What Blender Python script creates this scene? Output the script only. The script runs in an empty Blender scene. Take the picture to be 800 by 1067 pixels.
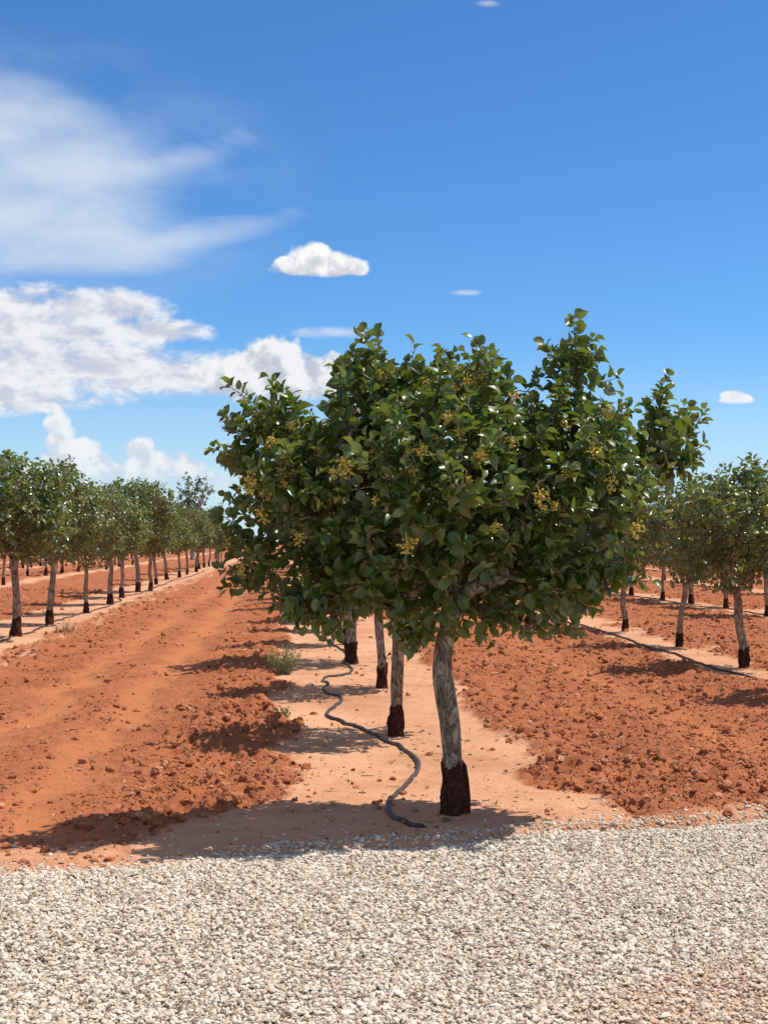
import bpy, math
import numpy as np

PI = math.pi
sc = bpy.context.scene
COL = sc.collection
RAD = math.radians

# ------------------------------------------------------------------ mesh helpers
class Acc:
    """collects vertices and polygons of one mesh"""
    def __init__(self):
        self.v = []; self.f = []; self.n = 0
    def add(self, verts, faces):
        verts = np.asarray(verts, dtype=np.float64)
        self.v.append(verts)
        if isinstance(faces, np.ndarray):
            self.f.append(faces + self.n)
        else:
            for a in faces:
                self.f.append(np.asarray(a) + self.n)
        self.n += len(verts)
    def mesh(self, name, mats, smooth=True, mat_idx=None):
        v = np.concatenate(self.v)
        loops = []; tot = []
        for f in self.f:
            loops.append(f.ravel()); tot.append(np.full(len(f), f.shape[1], dtype=np.int32))
        loops = np.concatenate(loops).astype(np.int32); tot = np.concatenate(tot)
        start = np.concatenate([[0], np.cumsum(tot)[:-1]]).astype(np.int32)
        me = bpy.data.meshes.new(name)
        me.vertices.add(len(v)); me.vertices.foreach_set('co', v.astype(np.float32).ravel())
        me.loops.add(len(loops)); me.loops.foreach_set('vertex_index', loops)
        me.polygons.add(len(tot)); me.polygons.foreach_set('loop_start', start)
        me.polygons.foreach_set('use_smooth', np.full(len(tot), smooth, dtype=bool))
        for m in (mats if isinstance(mats, (list, tuple)) else [mats]):
            me.materials.append(m)
        me.update(calc_edges=True); me.validate()
        return me

def link(name, me, parent=None, loc=None):
    o = bpy.data.objects.new(name, me); COL.objects.link(o)
    if parent: o.parent = parent
    if loc is not None: o.location = loc
    return o

def tag(o, label=None, cat=None, group=None, kind=None):
    for k, v in (('label', label), ('category', cat), ('group', group), ('kind', kind)):
        if v: o[k] = v
    return o

def empty(name, loc, rz=0):
    o = bpy.data.objects.new(name, None); COL.objects.link(o)
    o.location = loc; o.rotation_euler = (0, 0, rz); o.empty_display_size = .3
    return o

def unit(a):
    return a / np.maximum(np.linalg.norm(a, axis=-1, keepdims=True), 1e-9)

def tube(acc, pts, rad, sides=8, cap=True, disp=None):
    pts = np.asarray(pts, float); n = len(pts); rad = np.broadcast_to(rad, (n,))
    t = unit(np.gradient(pts, axis=0))
    ref = np.array([1., 0, 0]) if abs(t[0][0]) < .9 else np.array([0, 1., 0])
    rings = []
    u = unit(np.cross(t[0], ref))
    ang = np.arange(sides) * 2 * PI / sides
    for i in range(n):
        u = unit(u - t[i] * np.dot(u, t[i])); w = np.cross(t[i], u)
        r = rad[i] * (np.ones(sides) if disp is None else disp[i])
        rings.append(pts[i] + (np.cos(ang) * r)[:, None] * u + (np.sin(ang) * r)[:, None] * w)
    v = np.concatenate(rings)
    i = np.arange(n - 1)[:, None] * sides; j = np.arange(sides)[None]; k = (j + 1) % sides
    q = np.stack([i + j, i + k, i + sides + k, i + sides + j], -1).reshape(-1, 4)
    acc.add(v, q)
    if cap:
        c = np.stack([pts[-1] + t[-1] * rad[-1] * .4])
        base = (n - 1) * sides
        jj = np.arange(sides)
        f = np.stack([base + jj, base + (jj + 1) % sides, np.full(sides, n * sides)], -1)
        acc.v.append(c); acc.f.append(f + acc.n - n * sides); acc.n += 1

def smooth_path(pts, per=8):
    """Catmull-Rom through the points"""
    p = np.asarray(pts, float); p = np.vstack([2 * p[0] - p[1], p, 2 * p[-1] - p[-2]])
    out = []
    for i in range(1, len(p) - 2):
        t = np.linspace(0, 1, per, endpoint=False)[:, None]
        a, b, c, d = p[i - 1], p[i], p[i + 1], p[i + 2]
        out.append(.5 * (2 * b + (c - a) * t + (2 * a - 5 * b + 4 * c - d) * t ** 2 + (3 * b - a - 3 * c + d) * t ** 3))
    out.append(p[-2][None])
    return np.concatenate(out)

# ------------------------------------------------------------------ numpy noise
def _hash(ix, iy, s):
    h = (ix.astype(np.int64) * 374761393 + iy.astype(np.int64) * 668265263 + s * 974711) & 0xffffffff
    h = ((h ^ (h >> 13)) * 1274126177) & 0xffffffff
    return ((h ^ (h >> 16)) & 0xffff) / 65535.0
def vnoise(x, y, s=0):
    x = np.asarray(x, float); y = np.asarray(y, float)
    ix = np.floor(x); iy = np.floor(y); fx = x - ix; fy = y - iy
    fx = fx * fx * fx * (fx * (fx * 6 - 15) + 10); fy = fy * fy * fy * (fy * (fy * 6 - 15) + 10)
    a = _hash(ix, iy, s); b = _hash(ix + 1, iy, s); c = _hash(ix, iy + 1, s); d = _hash(ix + 1, iy + 1, s)
    return (a + (b - a) * fx) * (1 - fy) + (c + (d - c) * fx) * fy
def fbm(x, y, s=0, o=4, g=.5):
    t = 0; a = 1; n = 0
    for k in range(o):
        t = t + a * vnoise(x * 2 ** k + 17.3 * k, y * 2 ** k - 9.1 * k, s + k); n += a; a *= g
    return t / n
def sstep(a, b, x):
    t = np.clip((x - a) / (b - a), 0, 1); return t * t * (3 - 2 * t)

# ------------------------------------------------------------------ node helpers
class N:
    """tiny expression layer over shader nodes"""
    tree = None
    def __init__(self, s): self.s = s
    def _m(self, op, *o):
        n = N.tree.nodes.new('ShaderNodeMath'); n.operation = op
        for i, x in enumerate((self,) + o):
            if isinstance(x, N): N.tree.links.new(x.s, n.inputs[i])
            else: n.inputs[i].default_value = x
        return N(n.outputs[0])
    def __add__(a, b): return a._m('ADD', b)
    __radd__ = __add__
    def __mul__(a, b): return a._m('MULTIPLY', b)
    __rmul__ = __mul__
    def __sub__(a, b): return a._m('SUBTRACT', b)
    def __rsub__(a, b): return (a * -1.0) + b
    def __truediv__(a, b): return a._m('DIVIDE', b)
    def max(a, b): return a._m('MAXIMUM', b)
    def min(a, b): return a._m('MINIMUM', b)
    def smax(a, b, k): return a._m('SMOOTH_MAX', b, k)
    def pow(a, b): return a._m('POWER', b)
    def ss(a, lo, hi, x0=0., x1=1.):
        n = N.tree.nodes.new('ShaderNodeMapRange'); n.interpolation_type = 'SMOOTHSTEP'
        N.tree.links.new(a.s, n.inputs[0])
        for i, x in enumerate((lo, hi, x0, x1)): n.inputs[i + 1].default_value = x
        return N(n.outputs[0])
def vec3(x, y, z=0.):
    n = N.tree.nodes.new('ShaderNodeCombineXYZ')
    for i, a in enumerate((x, y, z)):
        if isinstance(a, N): N.tree.links.new(a.s, n.inputs[i])
        else: n.inputs[i].default_value = a
    return N(n.outputs[0])
def noise(vec, scale, detail=4., rough=.55, dist=0.):
    n = N.tree.nodes.new('ShaderNodeTexNoise')
    if vec is not None: N.tree.links.new(vec.s, n.inputs['Vector'])
    n.inputs['Scale'].default_value = scale; n.inputs['Detail'].default_value = detail
    n.inputs['Roughness'].default_value = rough; n.inputs['Distortion'].default_value = dist
    return N(n.outputs[0])
def voro(vec, scale, feature='F1', smooth=None, out=0):
    n = N.tree.nodes.new('ShaderNodeTexVoronoi'); n.feature = feature
    if vec is not None: N.tree.links.new(vec.s, n.inputs['Vector'])
    n.inputs['Scale'].default_value = scale
    if smooth is not None: n.inputs['Smoothness'].default_value = smooth
    return N(n.outputs[out])
def mixc(f, a, b):
    n = N.tree.nodes.new('ShaderNodeMix'); n.data_type = 'RGBA'
    for i, x in ((0, f), (6, a), (7, b)):
        if isinstance(x, N): N.tree.links.new(x.s, n.inputs[i])
        elif i == 0: n.inputs[i].default_value = x
        else: n.inputs[i].default_value = (*x, 1)
    return N(n.outputs[2])
def ramp(f, stops, interp='LINEAR'):
    n = N.tree.nodes.new('ShaderNodeValToRGB'); N.tree.links.new(f.s, n.inputs[0])
    r = n.color_ramp; r.interpolation = interp
    while len(r.elements) < len(stops): r.elements.new(.5)
    for e, (p, c) in zip(r.elements, stops): e.position = p; e.color = (*c, 1)
    return N(n.outputs[0])
def attr(name):
    n = N.tree.nodes.new('ShaderNodeAttribute'); n.attribute_name = name
    return N(n.outputs['Fac'])
def texco(which='Object'):
    n = N.tree.nodes.new('ShaderNodeTexCoord'); return N(n.outputs[which])
def scalev(v, s):
    n = N.tree.nodes.new('ShaderNodeMapping'); N.tree.links.new(v.s, n.inputs[0]); n.inputs['Scale'].default_value = s
    return N(n.outputs[0])
def geo(which):
    n = N.tree.nodes.new('ShaderNodeNewGeometry'); return N(n.outputs[which])
def bump(h, strength, dist):
    n = N.tree.nodes.new('ShaderNodeBump'); N.tree.links.new(h.s, n.inputs['Height'])
    n.inputs['Strength'].default_value = strength; n.inputs['Distance'].default_value = dist
    return N(n.outputs[0])
def new_mat(name):
    m = bpy.data.materials.new(name); m.use_nodes = True; m.node_tree.nodes.clear(); N.tree = m.node_tree
    return m
def surf(color, rough=.9, spec=.3, normal=None, **kw):
    t = N.tree; b = t.nodes.new('ShaderNodeBsdfPrincipled')
    if isinstance(color, N): t.links.new(color.s, b.inputs['Base Color'])
    else: b.inputs['Base Color'].default_value = (*color, 1)
    if isinstance(rough, N): t.links.new(rough.s, b.inputs['Roughness'])
    else: b.inputs['Roughness'].default_value = rough
    b.inputs['Specular IOR Level'].default_value = spec
    if normal is not None: t.links.new(normal.s, b.inputs['Normal'])
    return b
def out(shader):
    t = N.tree; o = t.nodes.new('ShaderNodeOutputMaterial')
    t.links.new(shader.outputs[0], o.inputs[0])

# ------------------------------------------------------------------ camera
F, CX, CY, EYE = 1500., 400., 533.5, 1.6
YAW, PITCH = math.atan(97 / F), math.atan(29.5 / F)
cam = bpy.data.cameras.new('camera'); co = bpy.data.objects.new('camera', cam); COL.objects.link(co)
co.location = (0, 0, EYE); co.rotation_euler = (PI / 2 + PITCH, 0, -YAW)
cam.sensor_fit = 'VERTICAL'; cam.sensor_height = 36; cam.lens = 36 * F / 1067
cam.clip_start = .05; cam.clip_end = 6000
sc.camera = co
def G(px, py):
    """point of the level ground seen at a pixel of the photograph"""
    a, b = (px - CX) / F, (CY - py) / F
    y1 = math.cos(PITCH) - b * math.sin(PITCH); z = math.sin(PITCH) + b * math.cos(PITCH)
    x = a * math.cos(YAW) + y1 * math.sin(YAW); y = -a * math.sin(YAW) + y1 * math.cos(YAW)
    k = -EYE / z
    return x * k, y * k

# ------------------------------------------------------------------ light and sky
SAZ, SEL = math.atan2(.965, .26), RAD(62)
SUN = np.array([math.cos(SEL) * math.sin(SAZ), math.cos(SEL) * math.cos(SAZ), math.sin(SEL)])
L = bpy.data.lights.new('sun', 'SUN'); L.energy = 4.2; L.angle = RAD(.53); L.color = (1, .95, .865)
lo = bpy.data.objects.new('sun', L); COL.objects.link(lo)
import mathutils
lo.rotation_euler = mathutils.Vector(SUN).to_track_quat('Z', 'Y').to_euler(); lo.location = (20, 10, 30)

def build_world():
    w = bpy.data.worlds.new('World'); sc.world = w; w.use_nodes = True
    t = w.node_tree; t.nodes.clear(); N.tree = t
    sky = t.nodes.new('ShaderNodeTexSky'); sky.sky_type = 'NISHITA'; sky.sun_disc = False
    sky.sun_elevation = SEL; sky.sun_rotation = SAZ; sky.altitude = 1200
    sky.air_density = 1.0; sky.dust_density = .25; sky.ozone_density = 2.2
    hs = t.nodes.new('ShaderNodeHueSaturation'); t.links.new(sky.outputs[0], hs.inputs['Color'])
    hs.inputs['Saturation'].default_value = SKY_SAT; hs.inputs['Value'].default_value = SKY_VAL
    tn = t.nodes.new('ShaderNodeMix'); tn.data_type = 'RGBA'; tn.blend_type = 'MULTIPLY'; tn.inputs[0].default_value = 1
    t.links.new(hs.outputs[0], tn.inputs[6]); tn.inputs[7].default_value = (.535, .835, 1.09, 1)
    b1 = t.nodes.new('ShaderNodeBackground'); t.links.new(tn.outputs[2], b1.inputs[0]); b1.inputs[1].default_value = .1
    # directions round the view to the orchard, as azimuth / height slopes
    d = texco('Generated')
    sp = t.nodes.new('ShaderNodeSeparateXYZ'); t.links.new(d.s, sp.inputs[0])
    X, Y, Z = (N(o) for o in sp.outputs)
    yy = Y.max(.05)
    U = X / yy * 1500 + 303.; V = 563. - Z / yy * 1500
    front = Y.ss(.1, .4)
    P = vec3(U * .01, V * .01)
    Pl = vec3(U * .01 - .09, V * .01 + .07)          # a step away from the sun's side
    nb = noise(P, 3.2, 7, .58); nb2 = noise(vec3(U * .01 + .10, V * .01 - .12), 3.2, 7, .58)
    vb = voro(P, 7., 'SMOOTH_F1', .5); fine = noise(P, 9., 5, .6)
    def ell(cx, cy, rx, ry):
        a = (U - cx) / rx; b = (V - cy) / ry
        return 1. - a * a - b * b
    def many(ls, k=.35):
        r = ell(*ls[0])
        for e in ls[1:]: r = r.smax(ell(*e), k)
        return r
    puff = (nb - .5) * 2.4 + (.42 - vb) * 1.3 + (fine - .5) * .9
    shade = (nb2 - nb) * -4.2 + (fine - .5) * .9 + (.4 - vb) * .3
    layers = []                                        # (alpha, colour)
    W1, W0 = (7.1, 7.1, 7.2), (4.3, 4.5, 5.2)
    layers.append((V.ss(330., 575., 0., .62), mixc(.5, (5.5, 6.3, 7.1), (5.5, 6.3, 7.1))))
    # thin ice cloud, torn to the upper side
    ci_n = noise(vec3(U * .0035 + V * .0018, V * .0095 - U * .0012), 2.0, 7, .55, .3)
    ci = many([(-10, 225, 190, 75), (90, 255, 110, 38), (40, 175, 130, 45), (-10, 130, 120, 50)], .5)
    Vs = V + (U - 150.) * .22 + (ci_n - .5) * 24.
    tail = .75 - ((U - 170.) / 135.)._m('POWER', 2.) - ((Vs - 258.) / 20.)._m('POWER', 2.)
    Vt = V + (U - 150.) * .3 + (ci_n - .5) * 34.
    ta2 = .25 - ((U - 170.) / 110.)._m('POWER', 2.) - ((Vt - 180.) / 26.)._m('POWER', 2.)
    ci = ci.smax(tail, .5).smax(ta2, .6)
    a_ci = (ci * .85 + (ci_n - .5) * 1.8).ss(-.75, 1.35, 0., .84) * V.ss(302., 280.)
    wide = ell(-40, 200, 400, 190).ss(0., 1., 0., .30) * ci_n.ss(.3, .7)
    layers.append((a_ci.max(wide), mixc(ci_n, (5.2, 6.0, 6.9), (6.2, 6.6, 7.0))))
    # grey based layer cloud
    st_n = noise(vec3(U * .007, V * .015), 2.6, 8, .62, .4); st_2 = noise(vec3(U * .007 + .05, V * .015 - .16), 2.6, 8, .62, .4)
    st = many([(-10, 330, 140, 34), (95, 325, 85, 26), (150, 347, 80, 16), (60, 385, 230, 34), (30, 350, 150, 34), (180, 392, 110, 24), (-20, 415, 160, 22)], .3)
    a_st = (st + (st_n - .5) * 2.2 + (fine - .5) * .7 + .08).ss(.0, .9, 0., .95)
    sh_st = (st_2 - st_n) * -2.8 + (st_n - .5) * 1.4 + .55 + (fine - .5) * .5
    layers.append((a_st, mixc(sh_st.ss(0., 1.), (4.9, 5.0, 5.7), (7.0, 7.0, 7.2))))
    # heaped cloud at its end
    cu = many([(352, 385, 30, 20), (285, 375, 45, 27), (320, 390, 46, 22), (245, 388, 50, 20), (290, 402, 95, 20)], .25)
    a_cu = (cu + puff * .55 - .05).ss(.0, .5, 0., .96) * V.ss(436., 408.)
    layers.append((a_cu, mixc((shade + .66 - (V - 385) * .007).ss(0., 1.), W0, W1)))
    # low towers near the horizon
    tw = many([(56, 427, 13, 9), (62, 445, 15, 20), (66, 462, 20, 20), (90, 470, 22, 16), (80, 484, 46, 20), (146, 470, 20, 14), (160, 484, 34, 16),
               (190, 488, 26, 17), (120, 500, 150, 22), (215, 505, 40, 18)], .25)
    a_tw = (tw + puff * .6).ss(.0, .6, 0., .92) * V.ss(535., 475.)
    layers.append((a_tw, mixc((shade + .72 - (V - 470) * .012).ss(0., 1.), (4.9, 5.5, 6.2), W1)))
    # the small bright cloud, flat below
    sm = many([(326, 267, 30, 18), (345, 271, 34, 14), (368, 277, 22, 11), (300, 276, 18, 11), (334, 281, 58, 9)], .25)
    a_sm = (sm + puff * .5).ss(.05, .6, 0., 1.) * V.ss(292., 283.)
    layers.append((a_sm, mixc((shade + .95 - (V - 266) * .03).ss(0., 1.2), (4.9, 5.0, 5.5), (7.6, 7.6, 7.6))))
    s2 = many([(770, 409, 15, 7), (780, 412, 15, 6), (773, 415, 21, 4)], .25)
    layers.append(((s2 + puff * .45).ss(.05, .6, 0., .95) * V.ss(421., 414.), mixc((shade + .8).ss(0., 1.), (5.6, 5.8, 6.3), W1)))
    ws = many([(345, 346, 52, 8), (486, 303, 22, 4), (510, -4, 18, 5)], .1)
    layers.append(((ws + (st_n - .5) * 2.6 - .2).ss(-.1, 1.4, 0., .6), mixc(.5, W1, W1)))
    # broken warm-white cloud added out of view, overhead and behind, to offset blue fill
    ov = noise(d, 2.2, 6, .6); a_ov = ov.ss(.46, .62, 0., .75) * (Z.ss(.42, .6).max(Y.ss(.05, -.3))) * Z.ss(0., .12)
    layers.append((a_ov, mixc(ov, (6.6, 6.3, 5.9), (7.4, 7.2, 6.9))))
    cur = b1
    for a, c in layers:
        b = t.nodes.new('ShaderNodeBackground'); t.links.new(c.s, b.inputs[0]); b.inputs[1].default_value = .1
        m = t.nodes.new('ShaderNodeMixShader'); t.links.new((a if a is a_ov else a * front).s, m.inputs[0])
        t.links.new(cur.outputs[0], m.inputs[1]); t.links.new(b.outputs[0], m.inputs[2]); cur = m
    o = t.nodes.new('ShaderNodeOutputWorld'); t.links.new(cur.outputs[0], o.inputs[0])
    w.cycles.sampling_method = 'MANUAL'; w.cycles.sample_map_resolution = 1024
SKY_SAT, SKY_VAL = 1.12, 1.0
build_world()

vs = sc.view_settings
sc.display_settings.display_device = 'sRGB'
vs.view_transform = 'Standard'; vs.look = 'None'; vs.exposure = .36; vs.gamma = 1; vs.use_curve_mapping = False
sc.cycles.max_bounces = 5; sc.cycles.diffuse_bounces = 3; sc.cycles.glossy_bounces = 2; sc.cycles.transparent_max_bounces = 8

# ------------------------------------------------------------------ materials
def m_soil():
    m = new_mat('red_soil')
    p = texco('Object'); s = attr('strip'); k = attr('track'); pale = attr('pale')
    n1 = noise(p, 1.3, 6, .6); n2 = noise(p, 14., 5, .65); n3 = noise(p, 60., 4, .6)
    till = ramp(n1 * .45 + n2 * .55, [(.25, (.215, .062, .027)), (.45, (.345, .112, .048)), (.6, (.43, .150, .065)), (.78, (.52, .205, .096))])
    trk = mixc(n2, (.41, .138, .052), (.52, .195, .080))
    strip = ramp(n1 * .6 + n2 * .4, [(.3, (.49, .22, .115)), (.5, (.61, .31, .17)), (.72, (.70, .385, .23))])
    c = mixc(k, till, trk); c = mixc(s, c, strip); c = mixc(pale * .6, c, (.68, .38, .22))
    dm = noise(p, .55, 5, .6); c = mixc(dm.ss(.5, .72, 0., .45), c, (.27, .085, .036))
    spk = noise(p, 130., 3, .7); c = mixc(spk.ss(.6, .75, 0., .5), c, (.24, .10, .055))
    h = n2 * 1.0 + n3 * .6
    N.tree.nodes.update()
    b = surf(c, .95, .12, bump(h, 1., .022)); out(b)
    return m
def m_clod():
    m = new_mat('soil_lump'); p = texco('Object'); r = geo('Random Per Island'); n = noise(p, 40., 5, .65)
    c = mixc(n, (.23, .07, .028), (.44, .165, .075)); c = mixc((r * .7), c, (.42, .155, .07)); c = mixc((r * 17.)._m('FRACT').ss(.75, 1.), c, (.55, .26, .14))
    out(surf(c, .95, .12, bump(n, .7, .01))); return m
def m_gravel_bed():
    m = new_mat('gravel_bed'); p = texco('Object')
    v = voro(p, 55., 'F1', None, 1); d = voro(p, 55.)
    c = ramp(N(v.s), [(.0, (.26, .19, .13)), (.4, (.44, .35, .25)), (.8, (.56, .47, .36)), (1, (.66, .58, .47))])
    a = attr('dirt'); n = noise(p, 9., 5, .6)
    c = mixc((a + (n - .5) * .5).ss(.2, .8), c, (.56, .35, .23))
    out(surf(c, .9, .2, bump(d * -1., 1., .02))); return m
def m_stone():
    m = new_mat('crushed_stone'); r = geo('Random Per Island'); p = texco('Object')
    c = ramp(r, [(.0, (.24, .17, .115)), (.12, (.42, .32, .225)), (.3, (.62, .525, .40)), (.65, (.72, .64, .515)), (.82, (.62, .46, .34)), (.9, (.70, .615, .49)), (1, (.77, .71, .61))])
    n = noise(p, 90., 4, .6); a = attr('dirt')
    c = mixc(n.ss(.45, .8, 0., .35), c, (.30, .25, .20))
    c = mixc(a * .4, c, (.60, .43, .30))
    out(surf(c, .85, .25, bump(n, .5, .004))); return m
def m_leaf(name, top, top2, back, yellow=.05):
    m = new_mat(name); t = N.tree
    r = geo('Random Per Island'); p = texco('Object'); n = noise(p, 30., 3, .5)
    c = mixc(r, top, top2)
    r2 = (r * 37.7)._m('FRACT')
    c = mixc(r2.ss(1. - yellow, 1.0 - yellow * .6), c, (.20, .19, .03))
    c = mixc(n * .35, c, tuple(x * .7 for x in top))
    bk = geo('Backfacing')
    c = mixc(bk, c, back)
    b = surf(c, .33, .75, None)
    rr = (r2 * .22 + .25) + bk * .10
    t.links.new(rr.s, b.inputs['Roughness'])
    tr = t.nodes.new('ShaderNodeBsdfTranslucent'); tc = mixc(r, (.13, .20, .010), (.21, .25, .018)); t.links.new(tc.s, tr.inputs[0])
    mx = t.nodes.new('ShaderNodeMixShader'); mx.inputs[0].default_value = .33
    t.links.new(b.outputs[0], mx.inputs[1]); t.links.new(tr.outputs[0], mx.inputs[2]); out(mx)
    return m
def m_bark():
    m = new_mat('pale_bark'); p = texco('Object')
    n = noise(scalev(p, (1, 1, .45)), 34., 7, .68, .6); n2 = noise(p, 9., 5, .65); n3 = noise(scalev(p, (1, 1, .5)), 95., 4, .6)
    cr = (noise(scalev(p, (1, 1, .3)), 15., 6, .65, .8) - .5)._m('ABSOLUTE') + (n3 - .5) * .03
    c = ramp(n, [(.26, (.19, .115, .075)), (.42, (.42, .30, .21)), (.58, (.58, .445, .33)), (.78, (.70, .58, .46))])
    c = mixc(n2.ss(.48, .66, 0., .75), c, (.24, .15, .10))
    c = mixc(cr.ss(.035, .0, 0., .85) * n2.ss(.35, .6), c, (.07, .04, .028))
    out(surf(c, .9, .2, bump(n * .9 + n3 * .5 + cr.ss(0., .05) * .6, 1., .022))); return m
def m_root():
    m = new_mat('dark_rough_bark'); p = texco('Object')
    n = noise(scalev(p, (1, 1, .5)), 40., 7, .72, .8); v = voro(scalev(p, (1, 1, .35)), 46., 'DISTANCE_TO_EDGE'); w = noise(p, 120., 3, .6)
    c = ramp(n * .7 + w * .3, [(.34, (.030, .011, .008)), (.48, (.115, .040, .026)), (.6, (.24, .09, .057)), (.72, (.38, .18, .12))])
    out(surf(c, .97, .1, bump(n * 1.2 + v.ss(0., .3) * 1.2 + w * .5, 1., .035))); return m
def m_plain(name, a, b, rough=.6, spec=.4, sc_=20.):
    m = new_mat(name); p = texco('Object'); n = noise(p, sc_, 4, .6); r = geo('Random Per Island')
    out(surf(mixc(n * .5 + r * .5, a, b), rough, spec, bump(n, .3, .004))); return m

M_SOIL, M_CLOD, M_BED, M_STONE = m_soil(), m_clod(), m_gravel_bed(), m_stone()
M_LEAF = m_leaf('pistachio_leaf', (.050, .088, .008), (.165, .195, .026), (.23, .25, .11), .10)
M_LEAF2 = m_leaf('pistachio_leaf_pale', (.10, .145, .034), (.20, .235, .08), (.30, .32, .19), .08)
M_DARK = m_leaf('dark_leaf', (.022, .042, .018), (.04, .065, .026), (.05, .07, .035), .01)
M_GREY = m_leaf('grey_leaf', (.09, .11, .07), (.12, .14, .09), (.13, .15, .1), .01)
M_BARK, M_ROOT = m_bark(), m_root()
M_NUT = m_plain('pistachio_hull', (.60, .42, .030), (.64, .42, .14), .5, .3, 9.)
M_HOSE = m_plain('black_poly_hose', (.018, .015, .017), (.13, .088, .07), .55, .3, 14.)
M_WEED = m_plain('weed_green', (.16, .19, .07), (.36, .36, .17), .8, .2)
M_DRY = m_plain('dry_weed', (.30, .19, .09), (.42, .30, .17), .85, .2)

# ------------------------------------------------------------------ ground
ROWS = {'C': .94, 'L1': -4.75, 'L2': -10.15, 'L3': -15.4, 'L4': -20.6, 'R1': 5.62, 'R2': 10.0, 'R3': 14.9, 'R4': 19.9, 'R5': 24.9, 'R6': 29.9}
def edge_y(x):
    return 7.44 + .27 * x + .16 * (fbm(x * 1.3, 0 * x, 91, 4) - .5) * 2
def masks(x, y):
    """0..1 masks: undisturbed planting strip, wheel track, gravel"""
    wob = (fbm(x * .9, y * .9, 5, 4) - .5); fine = (fbm(x * 5, y * 5, 6, 3) - .5)
    e = wob * .55 + fine * .22
    s = np.zeros_like(x)
    near = sstep(9.6, 7.6, y)
    lo_, hi_ = -.08 - .8 * near, 1.75 + .35 * near
    xi = x + e
    s = np.maximum(s, sstep(lo_ - .07, lo_ + .07, xi) * sstep(hi_ + .07, hi_ - .07, xi))
    s = np.maximum(s, sstep(-5.75, -5.6, xi) * sstep(-3.55, -3.7, xi) * (1 - .75 * sstep(-4.12, -4.0, xi) * sstep(-3.72, -3.8, xi)))
    s = np.maximum(s, sstep(5.1, 5.25, xi + wob * .5) * sstep(6.2, 6.0, xi + wob * .6))
    for k, c in ROWS.items():
        if k in ('C', 'L1', 'R1'): continue
        s = np.maximum(s, sstep(-.62, -.4, xi - c + wob * .5) * sstep(.62, .4, xi - c + wob * .5))
    ey = edge_y(x)
    # trampled smooth margin beside the gravel
    mg = sstep(.55, .1, y - ey + wob * 1.2) * .8
    s = np.maximum(s, mg)
    # a loose patch of soil on the strip
    px = np.exp(-(((x - 1.78) / .42) ** 2 + ((y - 9.6) / .75) ** 2) * 1.6)
    s = s * (1 - sstep(.35, .6, px + wob * .6))
    t = np.exp(-((xi + 1.5) / .26) ** 2) + np.exp(-((xi + 2.4) / .24) ** 2) + .5 * np.exp(-((xi - 3.6) / .3) ** 2)
    t = np.clip(t * (.55 + fbm(x * .8, y * .25, 33, 3) * .9), 0, 1) * (1 - s)
    g = sstep(.05, -.05, y - ey)
    return s, t, g
def H(x, y):
    x = np.asarray(x, float); y = np.asarray(y, float)
    s, t, g = masks(x, y)
    rough = (1 - s) * (1 - .85 * t) * (1 - g) * (1 - .5 * sstep(-3.5, -3.1, x) * sstep(-.75, -1.15, x)) * (.85 - .2 * sstep(1.5, 2.2, x))
    h = (fbm(x * .25, y * .25, 1, 3) - .5) * .12
    lump = np.abs(fbm(x * 6.5, y * 6.5, 7, 4, .55) - .5) * 2
    b = fbm(x * 2.2, y * 2.2, 8, 3) - .5
    h = h + rough * ((fbm(x * 11, y * 11, 9, 3) - .5) * .14 + (.35 - lump) * .085 + b * .13 + .012)
    h = h - t * .05 * (1 - g) + s * ((fbm(x * 3, y * 3, 12, 4) - .5) * .035 + (fbm(x * 2.2, y * 9, 13, 3) - .5) * .022 + .012)
    # raised lip at the side of the left strip and of the right one
    for c, a in ((-3.55, .05), (1.95, .035), (4.8, .07), (-.2, .02)):
        h = h + a * np.exp(-((x - c + (fbm(x * .9, y * .9, 5, 4) - .5) * .55) / .13) ** 2) * (1 - g) * sstep(8, 9.5, y)
    far = sstep(60, 200, np.hypot(x, y)); h = h * (1 - far)
    return h * (1 - g) + g * (-.05)
def build_ground():
    tn = np.concatenate([np.linspace(-11, -.46, 40)[:-1], np.linspace(-.46, .52, 560), np.linspace(.52, 11, 40)[1:]])
    d1 = np.linspace(.4, 10.6, 60)[:-1]
    d2 = 10.6 * 1.0021 ** np.arange(int(math.log(46 / 10.6) / math.log(1.0021)))
    d3 = d2[-1] * 1.025 ** np.arange(1, 175)
    dd = np.concatenate([d1, d2, d3]); nr, nc = len(dd), len(tn)
    x = dd[:, None] * tn[None]; y = np.broadcast_to(dd[:, None] - 4., x.shape)
    z = H(x, y); s, t, g = masks(x, y)
    acc = Acc()
    i = np.arange(nr - 1)[:, None] * nc; j = np.arange(nc - 1)[None]
    acc.add(np.stack([x, y, z], -1).reshape(-1, 3), np.stack([i + j, i + j + 1, i + nc + j + 1, i + nc + j], -1).reshape(-1, 4))
    me = acc.mesh('ground', M_SOIL)
    pale = fbm(x * .7, y * .7, 44, 4); pale = sstep(.55, .8, pale) * s
    for nm, a in (('strip', s), ('track', t), ('pale', pale)):
        at = me.attributes.new(nm, 'FLOAT', 'POINT'); at.data.foreach_set('value', a.astype(np.float32).ravel())
    tag(link('ground', me), kind='structure')
build_ground()
def H1(x, y): return float(H(np.array([x]), np.array([y]))[0])

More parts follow.
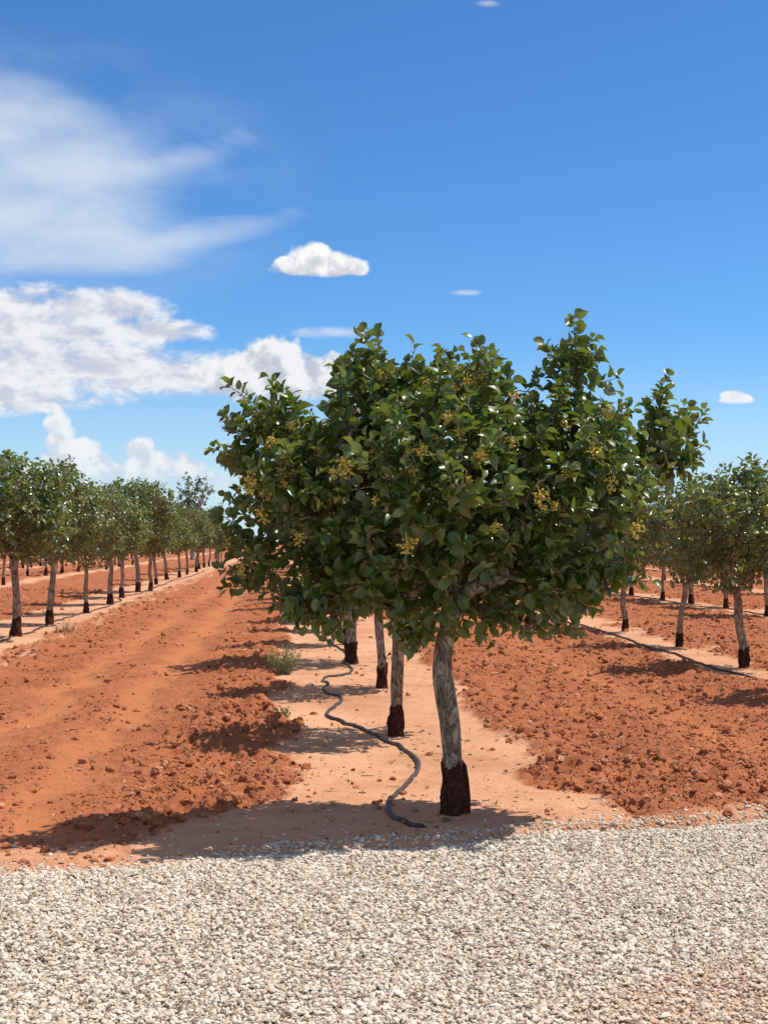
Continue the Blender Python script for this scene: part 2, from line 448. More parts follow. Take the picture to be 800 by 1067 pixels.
def dirt_mask(x, y):
    n = fbm(x * 1.6, y * 1.6, 61, 4) - .5
    a = np.exp(-(((x - 1.75) / .75) ** 2 + ((y - 4.95) / .42) ** 2)) + .55 * np.exp(-(((x - 1.1) / .7) ** 2 + ((y - 4.6) / .3) ** 2))
    return np.clip(sstep(.15, .75, a + n * .9) + sstep(.35, 0., edge_y(x) - y) * .35, 0, 1)
def build_gravel_road():
    xs = np.concatenate([np.linspace(-60, -3, 30)[:-1], np.linspace(-3, 5, 220), np.linspace(5, 60, 30)[1:]])
    vs_ = np.concatenate([np.linspace(0, .6, 25)[:-1], np.linspace(.6, 1, 90)])
    ex = edge_y(xs) + .02
    y = -9 + (ex[None] + 9) * vs_[:, None]; x = np.broadcast_to(xs[None], y.shape)
    z = (fbm(x * 1.1, y * 1.1, 70, 3) - .5) * .03 + (fbm(x * 14, y * 14, 71, 2) - .5) * .012
    z = z - sstep(.25, 0, edge_y(x) - y) * .03; z[-1] = -.09
    nr, nc = x.shape; acc = Acc(); i = np.arange(nr - 1)[:, None] * nc; j = np.arange(nc - 1)[None]
    acc.add(np.stack([x, y, z], -1).reshape(-1, 3), np.stack([i + j, i + j + 1, i + nc + j + 1, i + nc + j], -1).reshape(-1, 4))
    me = acc.mesh('gravel_road', M_BED)
    at = me.attributes.new('dirt', 'FLOAT', 'POINT'); at.data.foreach_set('value', dirt_mask(x, y).astype(np.float32).ravel())
    tag(link('gravel_road', me), kind='structure')
build_gravel_road()

ICO_V = None
def ico():
    g = (1 + 5 ** .5) / 2
    v = np.array([[-1, g, 0], [1, g, 0], [-1, -g, 0], [1, -g, 0], [0, -1, g], [0, 1, g], [0, -1, -g], [0, 1, -g], [g, 0, -1], [g, 0, 1], [-g, 0, -1], [-g, 0, 1]]) / math.hypot(1, g)
    f = np.array([[0, 11, 5], [0, 5, 1], [0, 1, 7], [0, 7, 10], [0, 10, 11], [1, 5, 9], [5, 11, 4], [11, 10, 2], [10, 7, 6], [7, 1, 8],
                  [3, 9, 4], [3, 4, 2], [3, 2, 6], [3, 6, 8], [3, 8, 9], [4, 9, 5], [2, 4, 11], [6, 2, 10], [8, 6, 7], [9, 8, 1]])
    return v, f
def ico2():
    v, f = ico(); v = list(v); cache = {}; nf = []
    def mid(a, b):
        k = (min(a, b), max(a, b))
        if k not in cache: cache[k] = len(v); v.append(unit((v[a] + v[b]) / 2))
        return cache[k]
    for a, b, c in f:
        ab, bc, ca = mid(a, b), mid(b, c), mid(c, a); nf += [[a, ab, ca], [b, bc, ab], [c, ca, bc], [ab, bc, ca]]
    return np.array(v), np.array(nf)
def rocks(rng, base, pos, size, flat=(.45, .75), jit=.28, tilt=.5):
    v, f = base; n = len(pos); m = len(v)
    w = v[None] * (1 + rng.uniform(-jit, jit, (n, m, 1))) + rng.uniform(-jit * .4, jit * .4, (n, m, 3))
    s = np.stack([np.ones(n), rng.uniform(.6, .95, n), rng.uniform(*flat, n)], -1) * size[:, None]
    w = w * s[:, None]
    a = rng.uniform(0, 2 * PI, n); b = rng.normal(0, tilt, n)
    cb, sb = np.cos(b)[:, None], np.sin(b)[:, None]
    x, z = w[..., 0] * cb - w[..., 2] * sb, w[..., 0] * sb + w[..., 2] * cb
    y = w[..., 1]; ca, sa = np.cos(a)[:, None], np.sin(a)[:, None]
    w = np.stack([x * ca - y * sa, x * sa + y * ca, z], -1) + pos[:, None]
    faces = (f[None] + (np.arange(n) * m)[:, None, None]).reshape(-1, 3)
    return w.reshape(-1, 3), faces, m
def build_gravel():
    rng = np.random.default_rng(4)
    n = 400000
    y = rng.uniform(4.3, 8.9, n); x = rng.uniform(-4.0, 5.3, n)
    keep = (x > -.32 * y - .9) & (x < .44 * y + 1.2)
    e = edge_y(x) - y
    dm = dirt_mask(x, y)
    keep &= rng.uniform(0, 1, n) < np.where(e > 0, 1 - .48 * sstep(.3, 1.0, dm), np.exp(e / .07) * .8 + .02 * np.exp(e / .5))
    x, y, e = x[keep], y[keep], e[keep]; n = len(x)
    size = np.clip(rng.lognormal(math.log(.0078), .38, n), .0035, .018)
    zb = np.where(e > 0, (fbm(x * 1.1, y * 1.1, 70, 3) - .5) * .03 - sstep(.25, 0, e) * .02, H(x, y))
    z = zb + size * .22 + rng.uniform(0, .010, n) * (e > 0)
    acc = Acc(); big = size > .0095; dd = []
    octa = (np.array([[1, 0, 0], [-.8, .5, .1], [-.7, -.6, 0], [.1, .1, 1], [0, .9, -.2], [.2, -.9, .1], [0, 0, -.8]]), np.array([[0, 4, 3], [4, 1, 3], [1, 2, 3], [2, 5, 3], [5, 0, 3], [4, 0, 6], [1, 4, 6], [2, 1, 6], [5, 2, 6], [0, 5, 6]]))
    for sel, base, jit in ((big, ico(), .32), (~big, octa, .25)):
        v, f, m = rocks(rng, base, np.stack([x, y, z], -1)[sel], size[sel], (.28, .65), jit, .38); acc.add(v, f)
        dd.append(np.repeat(np.where(e > 0, dirt_mask(x, y), .5)[sel], m))
    me = acc.mesh('gravel', M_STONE, smooth=False)
    at = me.attributes.new('dirt', 'FLOAT', 'POINT'); at.data.foreach_set('value', np.concatenate(dd).astype(np.float32))
    tag(link('gravel', me), 'loose pale crushed stones lying over the road', 'gravel', kind='stuff')
build_gravel()
def build_clods():
    rng = np.random.default_rng(8); n = 120000
    y = 7.2 * np.exp(rng.uniform(0, math.log(48 / 7.2), n)); x = (y + 1) * rng.uniform(-.26, .40, n)
    s, t, g = masks(x, y)
    patch = fbm(x * .8, y * .8, 19, 3)
    keep = (g < .2) & (rng.uniform(0, 1, n) < (1 - .965 * s) * (1 - .85 * t) * (1 - .6 * sstep(-3.5, -3.1, x) * sstep(-.75, -1.15, x)) * np.maximum(sstep(.3, .62, patch), .6 * (x > 1.6)))
    x, y = x[keep], y[keep]; n = len(x)
    size = np.clip(.0075 * rng.pareto(2.3, n) + .006, .006, .038) * np.clip(y / 11, 1, 2.2) ** .5
    pos = np.stack([x, y, H(x, y) + size * .12], -1)
    big = size > .016
    acc = Acc()
    for sel, base, jit in ((big, ico2(), .24), (~big, ico(), .34)):
        v, f, m = rocks(rng, base, pos[sel], size[sel], (.35, .85), jit, .6); acc.add(v, f)
    tag(link('soil_clods', acc.mesh('soil_clods', M_CLOD, smooth=False)), 'dry red clods scattered over the tilled soil', 'soil', kind='stuff')
build_clods()

# ------------------------------------------------------------------ trees
LEAF_V = np.array([[0, .014, 0], [0, -.014, 0], [.2, 0, 0], [.30, .21, .05], [.32, 0, 0], [.30, -.21, .05],
                   [.52, .31, .06], [.54, 0, -.02], [.52, -.31, .06], [.78, .25, .0], [.79, 0, -.09], [.78, -.25, .0], [1, 0, -.19]])
LEAF_T = np.array([[0, 1, 2], [2, 4, 3], [2, 5, 4], [9, 10, 12], [10, 11, 12]])
LEAF_Q = np.array([[3, 4, 7, 6], [4, 5, 8, 7], [6, 7, 10, 9], [7, 8, 11, 10]])
UP = np.array([0, 0, 1.])
def leaves(acc, rng, p, axis, nrm, size):
    n = len(p); axis = unit(axis); nrm = unit(nrm - axis * (nrm * axis).sum(-1, keepdims=True)); side = np.cross(nrm, axis)
    t = np.repeat(LEAF_V[None], n, 0).copy()
    t[..., 1] *= rng.uniform(.75, 1.15, (n, 1)); t[..., 2] *= rng.uniform(.2, 2.4, (n, 1))
    t[..., 2] += np.abs(t[..., 1]) * rng.uniform(-.3, .8, (n, 1)); t[:, :, 2] += rng.normal(0, .024, (n, len(LEAF_V)))
    t *= size[:, None, None]
    v = p[:, None] + t[..., :1] * axis[:, None] + t[..., 1:2] * side[:, None] + t[..., 2:] * nrm[:, None]
    off = (np.arange(n) * len(LEAF_V))[:, None, None]; m0 = acc.n
    acc.v.append(v.reshape(-1, 3)); acc.n += n * len(LEAF_V)
    acc.f.append((LEAF_T[None] + off).reshape(-1, 3) + m0); acc.f.append((LEAF_Q[None] + off).reshape(-1, 4) + m0)

def in_env(lobes, p):
    r = np.full(len(p), -9.)
    for cx, cz, rx, rz, cy, ry in lobes:
        r = np.maximum(r, 1 - ((p[:, 0] - cx) / rx) ** 2 - ((p[:, 1] - cy) / ry) ** 2 - ((p[:, 2] - cz) / rz) ** 2)
    return r
def shoots_in(rng, lobes, n, shell=.5, gap=.1):
    w = np.array([l[2] * l[3] * l[5] for l in lobes]) ** .8; w /= w.sum()
    got = np.zeros((0, 3))
    tries = 0
    while len(got) < n and tries < 60:
        tries += 1
        k = rng.choice(len(lobes), 400, p=w); l = np.array([lobes[i] for i in k])
        u = unit(rng.normal(size=(400, 3))) * rng.uniform(0, 1, (400, 1)) ** .4
        p = np.stack([l[:, 0] + u[:, 0] * l[:, 2], l[:, 4] + u[:, 1] * l[:, 5], l[:, 1] + u[:, 2] * l[:, 3]], -1)
        d = in_env(lobes, p)
        p = p[rng.uniform(0, 1, 400) < np.where(d < shell, 1, .35)]
        for q in p:
            if len(got) >= n: break
            if len(got) == 0 or np.min(((got - q) ** 2).sum(1)) > gap * gap: got = np.vstack([got, q])
    return got

def skeleton(rng, fork, limbs, tips):
    """limb curves from the fork, then every shoot joined to the closest wood"""
    pos = [np.array(fork)]; par = [-1]; limb = [-1]
    for li, tgt in enumerate(limbs):
        tgt = np.array(tgt); c = fork + (tgt - fork) * .45 + np.array([0, 0, .16]) + rng.normal(0, .05, 3); prev = 0
        for t in (.12, .27, .45, .63, .82, 1):
            q = (1 - t) ** 2 * fork + 2 * t * (1 - t) * c + t * t * tgt + rng.normal(0, .018, 3)
            pos.append(q); par.append(prev); limb.append(li); prev = len(pos) - 1
    order = np.argsort(np.linalg.norm(tips - fork, axis=1)); ends = {}
    base = fork + np.array([0, 0, -.05])
    for k in order:
        q = tips[k]; P = np.array(pos)
        d = np.linalg.norm(P - q, axis=1) + .25 * np.maximum(0, np.linalg.norm(P - base, axis=1) - np.linalg.norm(q - base)) * 4
        d[0] += .3
        a = int(np.argmin(d)); dist = np.linalg.norm(pos[a] - q); prev = a
        li = limb[a] if limb[a] >= 0 else 0
        if dist > .16:
            for t in ((.5,) if dist < .4 else (.33, .66)):
                pos.append(pos[a] * (1 - t) + q * t + rng.normal(0, .022, 3) + np.array([0, 0, .02])); par.append(prev); limb.append(li); prev = len(pos) - 1
        pos.append(q); par.append(prev); limb.append(li); ends[int(k)] = (len(pos) - 1, prev)
    pos = np.array(pos); n = len(pos); kids = [[] for _ in range(n)]
    for i in range(1, n): kids[par[i]].append(i)
    return pos, par, limb, kids, ends
def wood(pos, par, limb, kids, r_tip, r_limb):
    n = len(pos); acc2 = np.zeros(n)
    for i in range(n - 1, -1, -1):                       # children always follow their parents
        s = sum(acc2[k] for k in kids[i]); acc2[i] = s if s > 0 else r_tip ** 2.2
    rad = acc2 ** (1 / 2.2); m = max(rad[k] for k in kids[0]); rad = r_tip + (rad - r_tip) * (r_limb - r_tip) / max(m - r_tip, 1e-6)
    chains = []; stack = [(0, k) for k in kids[0]]
    while stack:
        a, b = stack.pop(); ch = [a, b]
        while kids[b]:
            ks = sorted(kids[b], key=lambda k: -rad[k]); b2 = ks[0]
            for k in ks[1:]: stack.append((b, k))
            ch.append(b2); b = b2
        chains.append((limb[ch[1]], ch))
    return rad, chains

def nut_mesh(seed, n=34):
    rng = np.random.default_rng(seed); v, f = ico2(); acc = Acc()
    for k in range(n):
        t = rng.uniform(0, 1); a = rng.uniform(0, 2 * PI); w = .030 * (1.1 - .6 * t)
        c = np.array([math.cos(a) * w, math.sin(a) * w, -.10 * t]) + rng.normal(0, .014, 3)
        d = unit(np.array([math.cos(a), math.sin(a), -.6])); s = unit(np.cross(d, UP)); u = np.cross(s, d)
        q = v * np.array([.011, .0075, .0075]) * rng.uniform(.7, 1.15)
        st = np.array([0, 0, -.085 * t]); tube(acc, [st, (st + c) / 2 + np.array([0, 0, .004]), c], .0014, 3, False)
        acc.add(c + q[:, :1] * d + q[:, 1:2] * s + q[:, 2:] * u, f)
    tube(acc, [[0, 0, .05], [0, 0, -.04], [0, 0, -.09]], .003, 5)
    return acc.mesh('nut_cluster', M_NUT)
NUTS = [nut_mesh(s) for s in (1, 2, 3, 4)]

def seed_lip(rng): return int(rng.integers(1000))
def trunk_parts(root, rng, path, r0, r1, graft, sides=28, lump=None):
    """pale stem above, rough dark rootstock below"""
    pts = smooth_path(path, 10 if sides < 20 else 16); z = pts[:, 2]
    tt = np.linspace(0, 1, len(pts)); rad = r1 + (r0 - r1) * (1 - tt) ** 1.3
    rad = rad * (1 + .04 * np.sin(tt * 17 + rng.uniform(0, 6))) + .016 * np.exp(-(tt - 1) ** 2 / .006)
    a = np.arange(sides) * 2 * PI / sides
    def dsp(p, amp, fr, seed): return 1 + amp * (fbm(np.cos(a)[None] * 1.6 + 7 + 0 * p[:, 2:], p[:, 2:] * fr + np.sin(a)[None] * 1.6, seed, 4) - .5)
    up = z > graft - .03; lowm = z < graft + .02
    A = Acc(); tube(A, pts[up], rad[up], sides, True, dsp(pts[up], .38, 3, 3))
    tr = link('trunk', A.mesh('trunk', M_BARK), root)
    if graft < -.2: return tr
    B = Acc(); bulge = np.where(z[lowm] > graft - .0, .9, 1) * (1.14 + .24 * np.exp(-np.maximum(z[lowm], 0) / .10))
    tube(B, pts[lowm], rad[lowm] * bulge, sides, True, dsp(pts[lowm], .7, 11, 11))
    vv = B.v[0]; lip = vv[:, 2] > graft - .05; an = np.arctan2(vv[:, 1] - pts[lowm][-1, 1], vv[:, 0] - pts[lowm][-1, 0])
    vv[lip, 2] += (fbm(np.cos(an[lip]) * 2.2 + 3, np.sin(an[lip]) * 2.2 + 9, seed_lip(rng), 3) - .5) * .11
    if lump is not None:
        tube(B, lump, np.array([.034, .030, .024, .010]), 10, True)
    link('rootstock', B.mesh('rootstock', M_ROOT), tr)
    return tr

def make_tree(root, seed, lobes, path, r0, r1, graft, limbs, n_shoot, n_leaf, size, leaf_mat, sides=28, split_limbs=True, twig=.0035, limb_r=.045, gap=.1, nut_pts=None, n_nut=0, lump=None, spur=None, droop=.10):
    rng = np.random.default_rng(seed); fork = np.array(path[-1], float)
    tr = trunk_parts(root, rng, path, r0, r1, graft, sides, lump)
    tips = shoots_in(rng, lobes, n_shoot, .5, gap)
    if spur is not None: tips = np.vstack([tips, spur])
    pos, par, limb, kids, ends = skeleton(rng, fork - np.array([0, 0, .05]), limbs, tips)
    rad, chains = wood(pos, par, limb, kids, twig, limb_r)
    accs = {}
    for li, ch in chains:
        A = accs.setdefault(li if split_limbs else 0, Acc())
        r = rad[ch].copy()
        if ch[0] != 0: r[0] = min(r[0], r[1] * 1.15)
        else: r[0] = r[1] * 1.1
        p = pos[ch]
        if len(ch) > 2 and sides > 20: p2 = smooth_path(p, 3); r = np.interp(np.linspace(0, len(r) - 1, len(p2)), np.arange(len(r)), r); p = p2
        tube(A, p, r, 9 if r.max() > .015 and sides > 20 else 5)
    for li in sorted(accs): link('limb' if split_limbs else 'branches', accs[li].mesh('limb', M_BARK), root)
    # leaves
    ctr = np.array([np.mean([l[0] for l in lobes]), 0, np.mean([l[1] for l in lobes]) - .3])
    C = Acc(); P, A_, Nn, S = [], [], [], []
    for k, (e, b) in ends.items():
        q = pos[e]; d = unit(unit(q - pos[b]) * .5 + unit(q - ctr) * .55 + UP * .3 + rng.normal(0, .28, 3))
        ln = rng.uniform(.10, .22); n = int(n_leaf * rng.uniform(.7, 1.3))
        tw = Acc.__new__(Acc)
        s = unit(np.cross(d, UP + .01)); w = np.cross(s, d)
        t = np.linspace(-.35, 1, n) + rng.normal(0, .04, n); ph = np.arange(n) * 2.4 + rng.uniform(0, 6)
        r = np.cos(ph)[:, None] * s + np.sin(ph)[:, None] * w
        P.append(q + d * (t * ln)[:, None]); ax = r * .85 + d * (.15 + .5 * t)[:, None] - UP * droop * rng.uniform(-2.5, 1.0, (n, 1)) + rng.normal(0, .2, (n, 3))
        A_.append(ax); Nn.append(UP * .6 + d * .45 + r * .15 + rng.normal(0, .62, (n, 3)))
        S.append(size * rng.uniform(.5, 1.3, n) * (1 - .25 * np.clip(t, 0, 1)))
        tube(C, np.stack([q, q + d * ln * .6, q + d * ln]), np.array([twig, twig * .7, twig * .4]), 4, False) if sides > 20 else None
    leaves(C, rng, np.concatenate(P), np.concatenate(A_), np.concatenate(Nn), np.concatenate(S))
    link('crown', C.mesh('crown', leaf_mat), root)
    # nuts hang at the outer shoots
    tp = np.array([pos[e] for e, _ in ends.values()]); cand = []
    if nut_pts is not None:
        for (x, z) in nut_pts:
            sel = np.hypot(tp[:, 0] - x, tp[:, 2] - z) < .16
            if sel.any():
                y = np.sort(tp[sel][:, 1])[0] - .02
            else: continue
            cand.append((x, y, z))
    if n_nut:
        outer = tp[(in_env(lobes, tp) < .45) & (tp[:, 2] > ctr[2] - .1)]
        pw = np.exp(1.6 * outer[:, 2] - .7 * outer[:, 0]) if sides > 20 else np.ones(len(outer))
        for k in rng.choice(len(outer), min(n_nut, len(outer)), replace=False, p=pw / pw.sum()): cand.append(tuple(outer[k] + unit(outer[k] - ctr) * .07))
    for i, c in enumerate(cand):
        o = link('nut_cluster', NUTS[i % 4], root, c); o.rotation_euler = (rng.normal(0, .25), rng.normal(0, .25), rng.uniform(0, 6)); s = rng.uniform(.45, .9); o.scale = (s * rng.uniform(.9, 1.4), s, s * rng.uniform(.7, 1.1))

# the tree in front
bx, by = G(472, 850)
K = (by * math.cos(YAW) + bx * math.sin(YAW)) / F            # metres per photo pixel at its trunk
def PX(px, py): return (px - 472) * K, 1.6 + (563 - py) * K - .0
def LB(px, py, rx, ry, y, d):
    rx, ry, d = max(rx - 11, 14), max(ry - 11, 14), d - .06
    x, z = PX(px, py); return (x, z, rx * K, ry * K, y, d)
LOBES = [LB(455, 508, 147, 108, 0, .78), LB(300, 490, 62, 75, 0, .5), LB(385, 415, 52, 52, .1, .42), LB(480, 415, 62, 48, 0, .5),
         LB(597, 405, 36, 56, .05, .3), LB(592, 520, 90, 110, 0, .7), LB(690, 455, 34, 40, 0, .25), LB(566, 610, 54, 46, -.05, .4),
         LB(385, 592, 88, 54, 0, .5), LB(272, 582, 36, 40, .1, .3), LB(548, 452, 40, 40, .15, .35), LB(645, 505, 40, 55, .1, .35), LB(425, 645, 30, 30, -.2, .2), LB(482, 622, 75, 36, 0, .4), LB(704, 462, 34, 40, .05, .25), LB(335, 628, 45, 30, 0, .3)]
front = empty('pistachio_tree', (bx, by, H1(bx, by) - .03))
tag(front, 'large leafy pistachio tree in front with bent pale trunk and hanging nut clusters', 'tree', 'pistachio trees planted in rows')
path = [(PX(x, 563)[0], dy, PX(0, y)[1]) for x, y, dy in ((471, 862, 0), (471, 845, 0), (472, 815, 0), (471, 790, 0), (469, 755, .0), (464, 725, -.01), (460.5, 697, -.01), (463, 668, 0), (469, 645, 0), (472, 622, 0))]
path[0] = (path[0][0], 0, -.02)
spur = []
for px, py, y in ((236, 440, 0), (232, 470, .1), (250, 412, 0), (275, 408, 0), (378, 352, 0), (390, 360, .1), (612, 348, 0), (600, 356, .1), (622, 372, 0), (695, 412, 0), (718, 455, 0), (722, 440, .1), (238, 560, .1), (228, 545, 0), (262, 600, -.2),
                  (275, 622, -.2), (318, 648, -.3), (340, 660, -.3), (300, 640, -.2), (428, 672, -.2), (520, 660, -.1), (560, 668, -.1), (590, 660, 0), (540, 664, -.1), (605, 640, .1), (505, 365, 0), (480, 372, .2), (560, 392, 0), (455, 378, 0), (420, 380, 0)):
    r_ = math.hypot(px - 470, py - 520); x, z = PX(px - (px - 470) / r_ * 17, py - (py - 520) / r_ * 17); spur.append((x, y, z))
NUTPX = [(480, 400), (405, 382), (395, 395), (345, 492), (357, 486), (575, 490), (250, 480), (240, 472), (262, 500), (285, 460), (300, 505), (420, 492), (330, 405), (440, 400), (495, 395), (465, 405), (428, 470), (545, 515), (560, 525), (620, 430),
         (310, 555), (255, 585), (238, 560), (600, 470), (385, 520), (455, 440), (520, 460), (340, 440), (275, 530), (640, 545), (500, 545), (415, 560), (530, 410), (365, 430), (470, 500), (320, 590), (580, 440)]
limbs = [(*[PX(x, 563)[0], y], PX(0, z)[1]) for x, y, z in ((300, 0, 500), (385, .1, 430), (480, -.35, 440), (560, .3, 430), (600, -.05, 430), (680, .05, 480), (390, -.4, 590), (560, -.35, 600))]
make_tree(front, 21, LOBES, path, .062, .051, .29, limbs, 640, 21, .096, M_LEAF, spur=np.array(spur), nut_pts=[PX(*p) for p in NUTPX], n_nut=48, gap=.085, limb_r=.042,
          lump=[(.066, -.02, -.02), (.070, -.02, .12), (.066, -.02, .22), (.066, -.018, .305)])

# the other orchard trees: a handful of grown forms, each copied with its parts
def proto(seed, height, width, lean, small=False):
    rng = np.random.default_rng(seed); root = empty('pistachio_tree', (0, -30, 0)); hz = (height - 1.0) / 2
    lobes = [(lean, 1.02 + hz, width * .72, hz * .86, 0, width * .72)]
    for k in range(6):
        a = k * 2 * PI / 6 + rng.uniform(-.4, .4); r = width * rng.uniform(.45, .68); zz = 1.05 + hz * rng.uniform(.55, 1.5)
        lobes.append((lean + math.cos(a) * r, zz, width * rng.uniform(.28, .42), hz * rng.uniform(.3, .48), math.sin(a) * r, width * rng.uniform(.28, .42)))
    for k in range(2):
        lobes.append((lean + rng.uniform(-.3, .3), height - .33, .26, .32, rng.uniform(-.3, .3), .26))
    path = [(0, 0, -.03), (0, 0, .1), (rng.normal(0, .012), 0, .3), (lean * .2 + rng.normal(0, .02), rng.normal(0, .02), .6), (lean * .7, rng.normal(0, .02), .95), (lean, 0, 1.15)]
    limbs = [l_[0:1] + (l_[4], l_[1]) for l_ in lobes[1:7]]
    make_tree(root, seed, lobes, path, .07, .05, .28, limbs, 300, 13, .115, M_LEAF2, sides=14, split_limbs=False, twig=.005, limb_r=.03, gap=.11, n_nut=7)
    return root
PROTOS = [proto(101, 3.05, 1.12, .05), proto(102, 3.2, 1.15, -.05), proto(103, 2.9, 1.08, .09), proto(104, 3.0, 1.12, -.08), proto(105, 2.9, 1.08, .02), proto(106, 2.7, .98, .06), proto(107, 3.15, 1.2, -.03)]
GRP = 'pistachio trees planted in rows'
def kids_of(o): return [c for c in bpy.data.objects if c.parent == o]
KIDS = {p: [(c, kids_of(c)) for c in kids_of(p)] for p in PROTOS}
used = set()
def put_tree(pi, x, y, rz, s, label, nuts=True):
    p = PROTOS[pi]; z = H1(x, y) - .02
    if pi not in used:
        used.add(pi); r = p
    else:
        r = p.copy(); COL.objects.link(r)
        for c, sub in KIDS[p]:
            if c.name.startswith('nut_cluster') and not nuts: continue
            d = c.copy(); COL.objects.link(d); d.parent = r
            for g in sub:
                e = g.copy(); COL.objects.link(e); e.parent = d
    r.location = (x, y, z); r.rotation_euler = (rng.normal(0, .03), rng.normal(0, .03), rz); r.scale = (s[0], s[0], s[1])
    tag(r, label, 'tree', GRP)
ORD = ['', 'first', 'second', 'third', 'fourth', 'fifth', 'sixth', 'seventh', 'eighth', 'ninth', 'tenth', 'eleventh', 'twelfth']
rng = np.random.default_rng(77)
ROWNAME = {'C': 'in the middle row behind the big front tree', 'L1': 'in the row beyond the wheel tracks', 'L2': 'in the second row beyond the wheel tracks', 'L3': 'in the third row beyond the wheel tracks', 'L4': 'in the fourth row beyond the wheel tracks',
           'R1': 'in the row beyond the rough clods', 'R2': 'in the second row beyond the rough clods', 'R3': 'in the third row beyond the rough clods', 'R4': 'in the fourth row beyond the rough clods', 'R5': 'in the fifth row beyond the rough clods', 'R6': 'in the sixth row beyond the rough clods'}
# trunk feet read off the photograph for the trees one can tell apart
FEET = {'C': [(412, 764), (398, 722), (366, 692), (361, 671)],
        'L1': [(17, 664), (52, 651), (90, 640), (115, 630), (127, 624), (144, 618), (157, 617), (163, 609), (174, 605), (187, 602), (195, 599), (205, 596)],
        'R1': [(868, 728), (775, 695), (707, 675), (651, 660), (604, 641)],
        'L2': [(4, 610), (29, 601), (48, 600.5), (65, 597), (82, 595)],
        'R2': [(800, 644), (756, 635), (720, 629), (690, 626)]}
HT = {'C': .98, 'L1': .99, 'L2': .97, 'R1': .85, 'R2': .85}
def visible(x, y):
    return y > 8 and -.2 * y - 1.0 < x < .335 * y + 1.0
ORDER = [4, 2, 1, 0, 5, 3, 6]
cnt = 0
for row, cx in ROWS.items():
    pts = [G(*f) for f in FEET.get(row, [])]; last = pts[-1][1] if pts else None
    if last is None:
        y = 30 + rng.uniform(0, 3.4)
        while not visible(cx, y) and y < 110: y += 3.5
    else: y = last + 3.5
    while y < 98:
        pts.append((cx + rng.normal(0, .12), y + rng.normal(0, .25))); y += 3.5
    for k, (x, y) in enumerate(pts):
        if row == 'R1' and k == 0: lab = 'pistachio tree cut off by the picture edge beside the rough clods'
        else:
            n = k + (0 if row == 'R1' else 1)
            lab = '%s pistachio tree %s' % (ORD[n] if n < 9 and y < 80 else 'far off', ROWNAME[row])
        h = HT.get(row, .92) * rng.uniform(.88, 1.1) * ({0: 1.10, 1: 1.04}.get(k, 1) if row == 'L1' else 1)
        put_tree(ORDER[cnt % 7] if y < 60 else int(rng.integers(7)), x, y, rng.uniform(0, 6.28) if cnt else .4, (h * rng.uniform(.86, 1.14), h), lab, y < 48)
        cnt += 1

# a taller dark tree and a thin grey one beyond the orchard
def far_tree(name, px, dist, h, w, label, mat, n, seed, nl, ls):
    x, _ = 0, 0
    a = math.atan((px - CX) / F) + YAW; x, y = math.sin(a) * dist, math.cos(a) * dist
    root = empty(name, (x, y, -.05)); rg = np.random.default_rng(seed)
    lobes = [(0, h * .62, w * .6, h * .3, 0, w * .6)] + [(rg.uniform(-.5, .5) * w, h * rg.uniform(.5, .86), w * .34, h * .13, rg.uniform(-.5, .5) * w, w * .34) for _ in range(7)]
    path = [(0, 0, -.1), (0, 0, h * .1), (.1, 0, h * .2), (0, 0, h * .33)]
    make_tree(root, seed, lobes, path, .22, .15, -.5, [(l_[0], l_[4], l_[1]) for l_ in lobes[1:]], n, nl, ls, mat, sides=12, split_limbs=False, twig=.012, limb_r=.09, gap=.2)
    tag(root, label, 'tree')

far_tree('evergreen_tree', 201, 118, 7.3, 2.0, 'tall dark evergreen tree rising behind the orchard rows', M_DARK, 150, 301, 12, .22)
far_tree('shrub_tree', 226, 124, 5.6, 1.0, 'thin grey tree beside the tall dark evergreen tree', M_GREY, 60, 302, 8, .14)

# ------------------------------------------------------------------ irrigation hoses
def hose(pxs, r, label, extra=None, per=8):
    pts = [G(*p) for p in pxs] if pxs else extra
    p = smooth_path(np.array([(x, y, 0.) for x, y in pts]), per)
    p[:, 2] = H(p[:, 0], p[:, 1]) + r * .75 + (fbm(p[:, 1] * 1.2, p[:, 0] * 0, 55, 2) - .3) * .015
    p[:6, 2] -= np.linspace(.028, 0, 6)
    acc = Acc(); tube(acc, p, r, 12); o = link('irrigation_hose', acc.mesh('irrigation_hose', M_HOSE))
    tag(o, label, 'hose', 'irrigation hoses along the rows')
hose([(446, 866), (434, 864), (419, 860), (408, 853), (404, 846), (407, 836), (413, 828), (424, 818), (433, 808), (436, 800), (433, 792), (421, 781), (401, 769), (378, 759), (358, 752), (342, 748), (342, 743), (350, 738),
      (356, 733), (350, 729), (339, 725), (337, 721), (342, 718), (336, 714), (341, 710), (352, 709), (363, 706), (367, 701), (362, 695), (357, 690), (361, 684), (356, 677), (347, 671), (350, 664), (356, 656), (350, 648), (345, 640)], .0150,
     'thick black hose snaking over the pale strip beside the front tree')
def row_hose(x0, y0, y1, label, seed, amp=.22):
    y = np.arange(y0, y1, .9)
    x = x0 + (fbm(y * .35, y * 0, seed, 3) - .5) * amp * 2
    hose(None, .016, label, list(zip(x, y)), 4)
row_hose(-4.5, 19, 80, 'dark hose lying at the trunks of the row beyond the wheel tracks', 5)
row_hose(5.35, 13, 70, 'dark hose lying at the trunks of the row beyond the rough clods', 6, .14)
row_hose(9.8, 24, 80, 'dark hose on the second pale strip beyond the rough clods', 7)

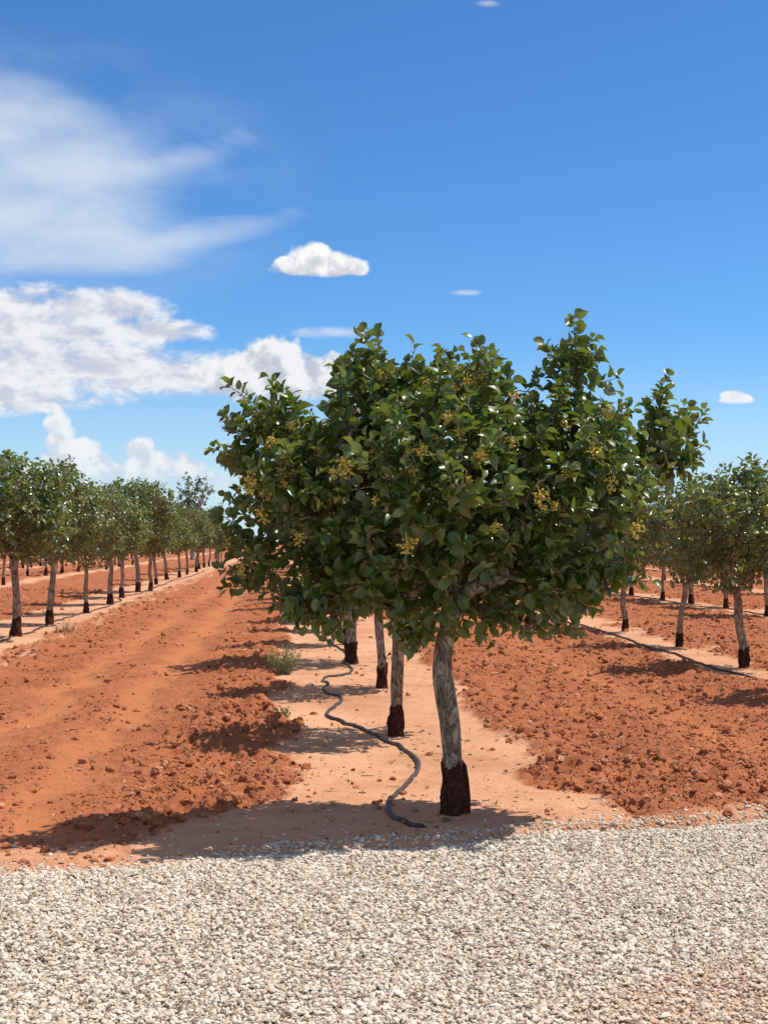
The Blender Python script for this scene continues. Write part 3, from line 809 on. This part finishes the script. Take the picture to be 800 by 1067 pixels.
# ------------------------------------------------------------------ weeds
def weed(px, py, h, w, n, mat, label, seed, name='weed_tuft'):
    rg = np.random.default_rng(seed); x, y = G(px, py); acc = Acc()
    for k in range(n):
        a = rg.uniform(0, 2 * PI); r = w * rg.uniform(0, .45); l_ = h * rg.uniform(.45, 1); le = rg.uniform(.1, .75)
        b = np.array([math.cos(a) * r * .5, math.sin(a) * r * .5, -.02]); d = np.array([math.cos(a) * le, math.sin(a) * le, 1.]); d /= np.linalg.norm(d)
        q = np.stack([b, b + d * l_ * .5 + rg.normal(0, .01, 3), b + d * l_ + rg.normal(0, .02, 3) - UP * le * l_ * .15])
        tube(acc, q, np.array([.0025, .002, .001]), 3, False)
        m = 7
        t = rg.uniform(.25, 1, m)[:, None]; pp = q[0] * (1 - t) + q[2] * t
        leaves(acc, rg, pp, d * .6 + rg.normal(0, .5, (m, 3)), UP + rg.normal(0, .5, (m, 3)), rg.uniform(.012, .03, m))
    o = link(name, acc.mesh(name, mat), None, (x, y, H1(x, y))); tag(o, label, 'weed')
weed(295, 706, .42, .38, 150, M_WEED, 'bushy pale green weed at the edge of the pale strip', 1)
weed(293, 749, .13, .18, 50, M_WEED, 'small low pale weed between the bushy weed and the gravel', 2)
weed(66, 661, .28, .55, 40, M_DRY, 'dry brown weed on the strip beyond the wheel tracks', 3)

# fallen leaves and twigs under the trees
def litter():
    rg = np.random.default_rng(12); acc = Acc(); n = 260
    y = np.concatenate([rg.uniform(7.8, 12, 200), rg.uniform(12, 20, 60)]); x = .7 + rg.normal(0, .75, n)
    s, t, g = masks(x, y); k = g < .3; x, y = x[k], y[k]; n = len(x)
    a = rg.uniform(0, 2 * PI, n); ax = np.stack([np.cos(a), np.sin(a), rg.normal(0, .2, n)], -1)
    leaves(acc, rg, np.stack([x, y, H(x, y) + .008], -1), ax, UP + rg.normal(0, .3, (n, 3)), rg.uniform(.02, .06, n))
    tag(link('fallen_leaves', acc.mesh('fallen_leaves', M_DRY)), 'dry fallen leaves strewn over the pale strip', 'leaves', kind='stuff')
litter()

def twigs():
    rg = np.random.default_rng(15); acc = Acc(); n = 420
    y = 7.7 * np.exp(rg.uniform(0, math.log(3.2), n)); x = (y + 1) * rg.uniform(-.24, .38, n); s, t, g = masks(x, y)
    for a, b in zip(x[g < .3], y[g < .3]):
        L_ = rg.uniform(.03, .13); an = rg.uniform(0, 2 * PI); d = np.array([math.cos(an), math.sin(an), rg.normal(0, .15)]) * L_
        z = H1(a, b) + .012; p = np.array([a, b, z]); tube(acc, [p, p + d * .5 + rg.normal(0, .006, 3), p + d], rg.uniform(.0015, .0035), 4, False)
    tag(link('dry_twigs', acc.mesh('dry_twigs', M_DRY)), 'dry twigs and straw strewn over the soil', 'twigs', kind='stuff')
twigs()
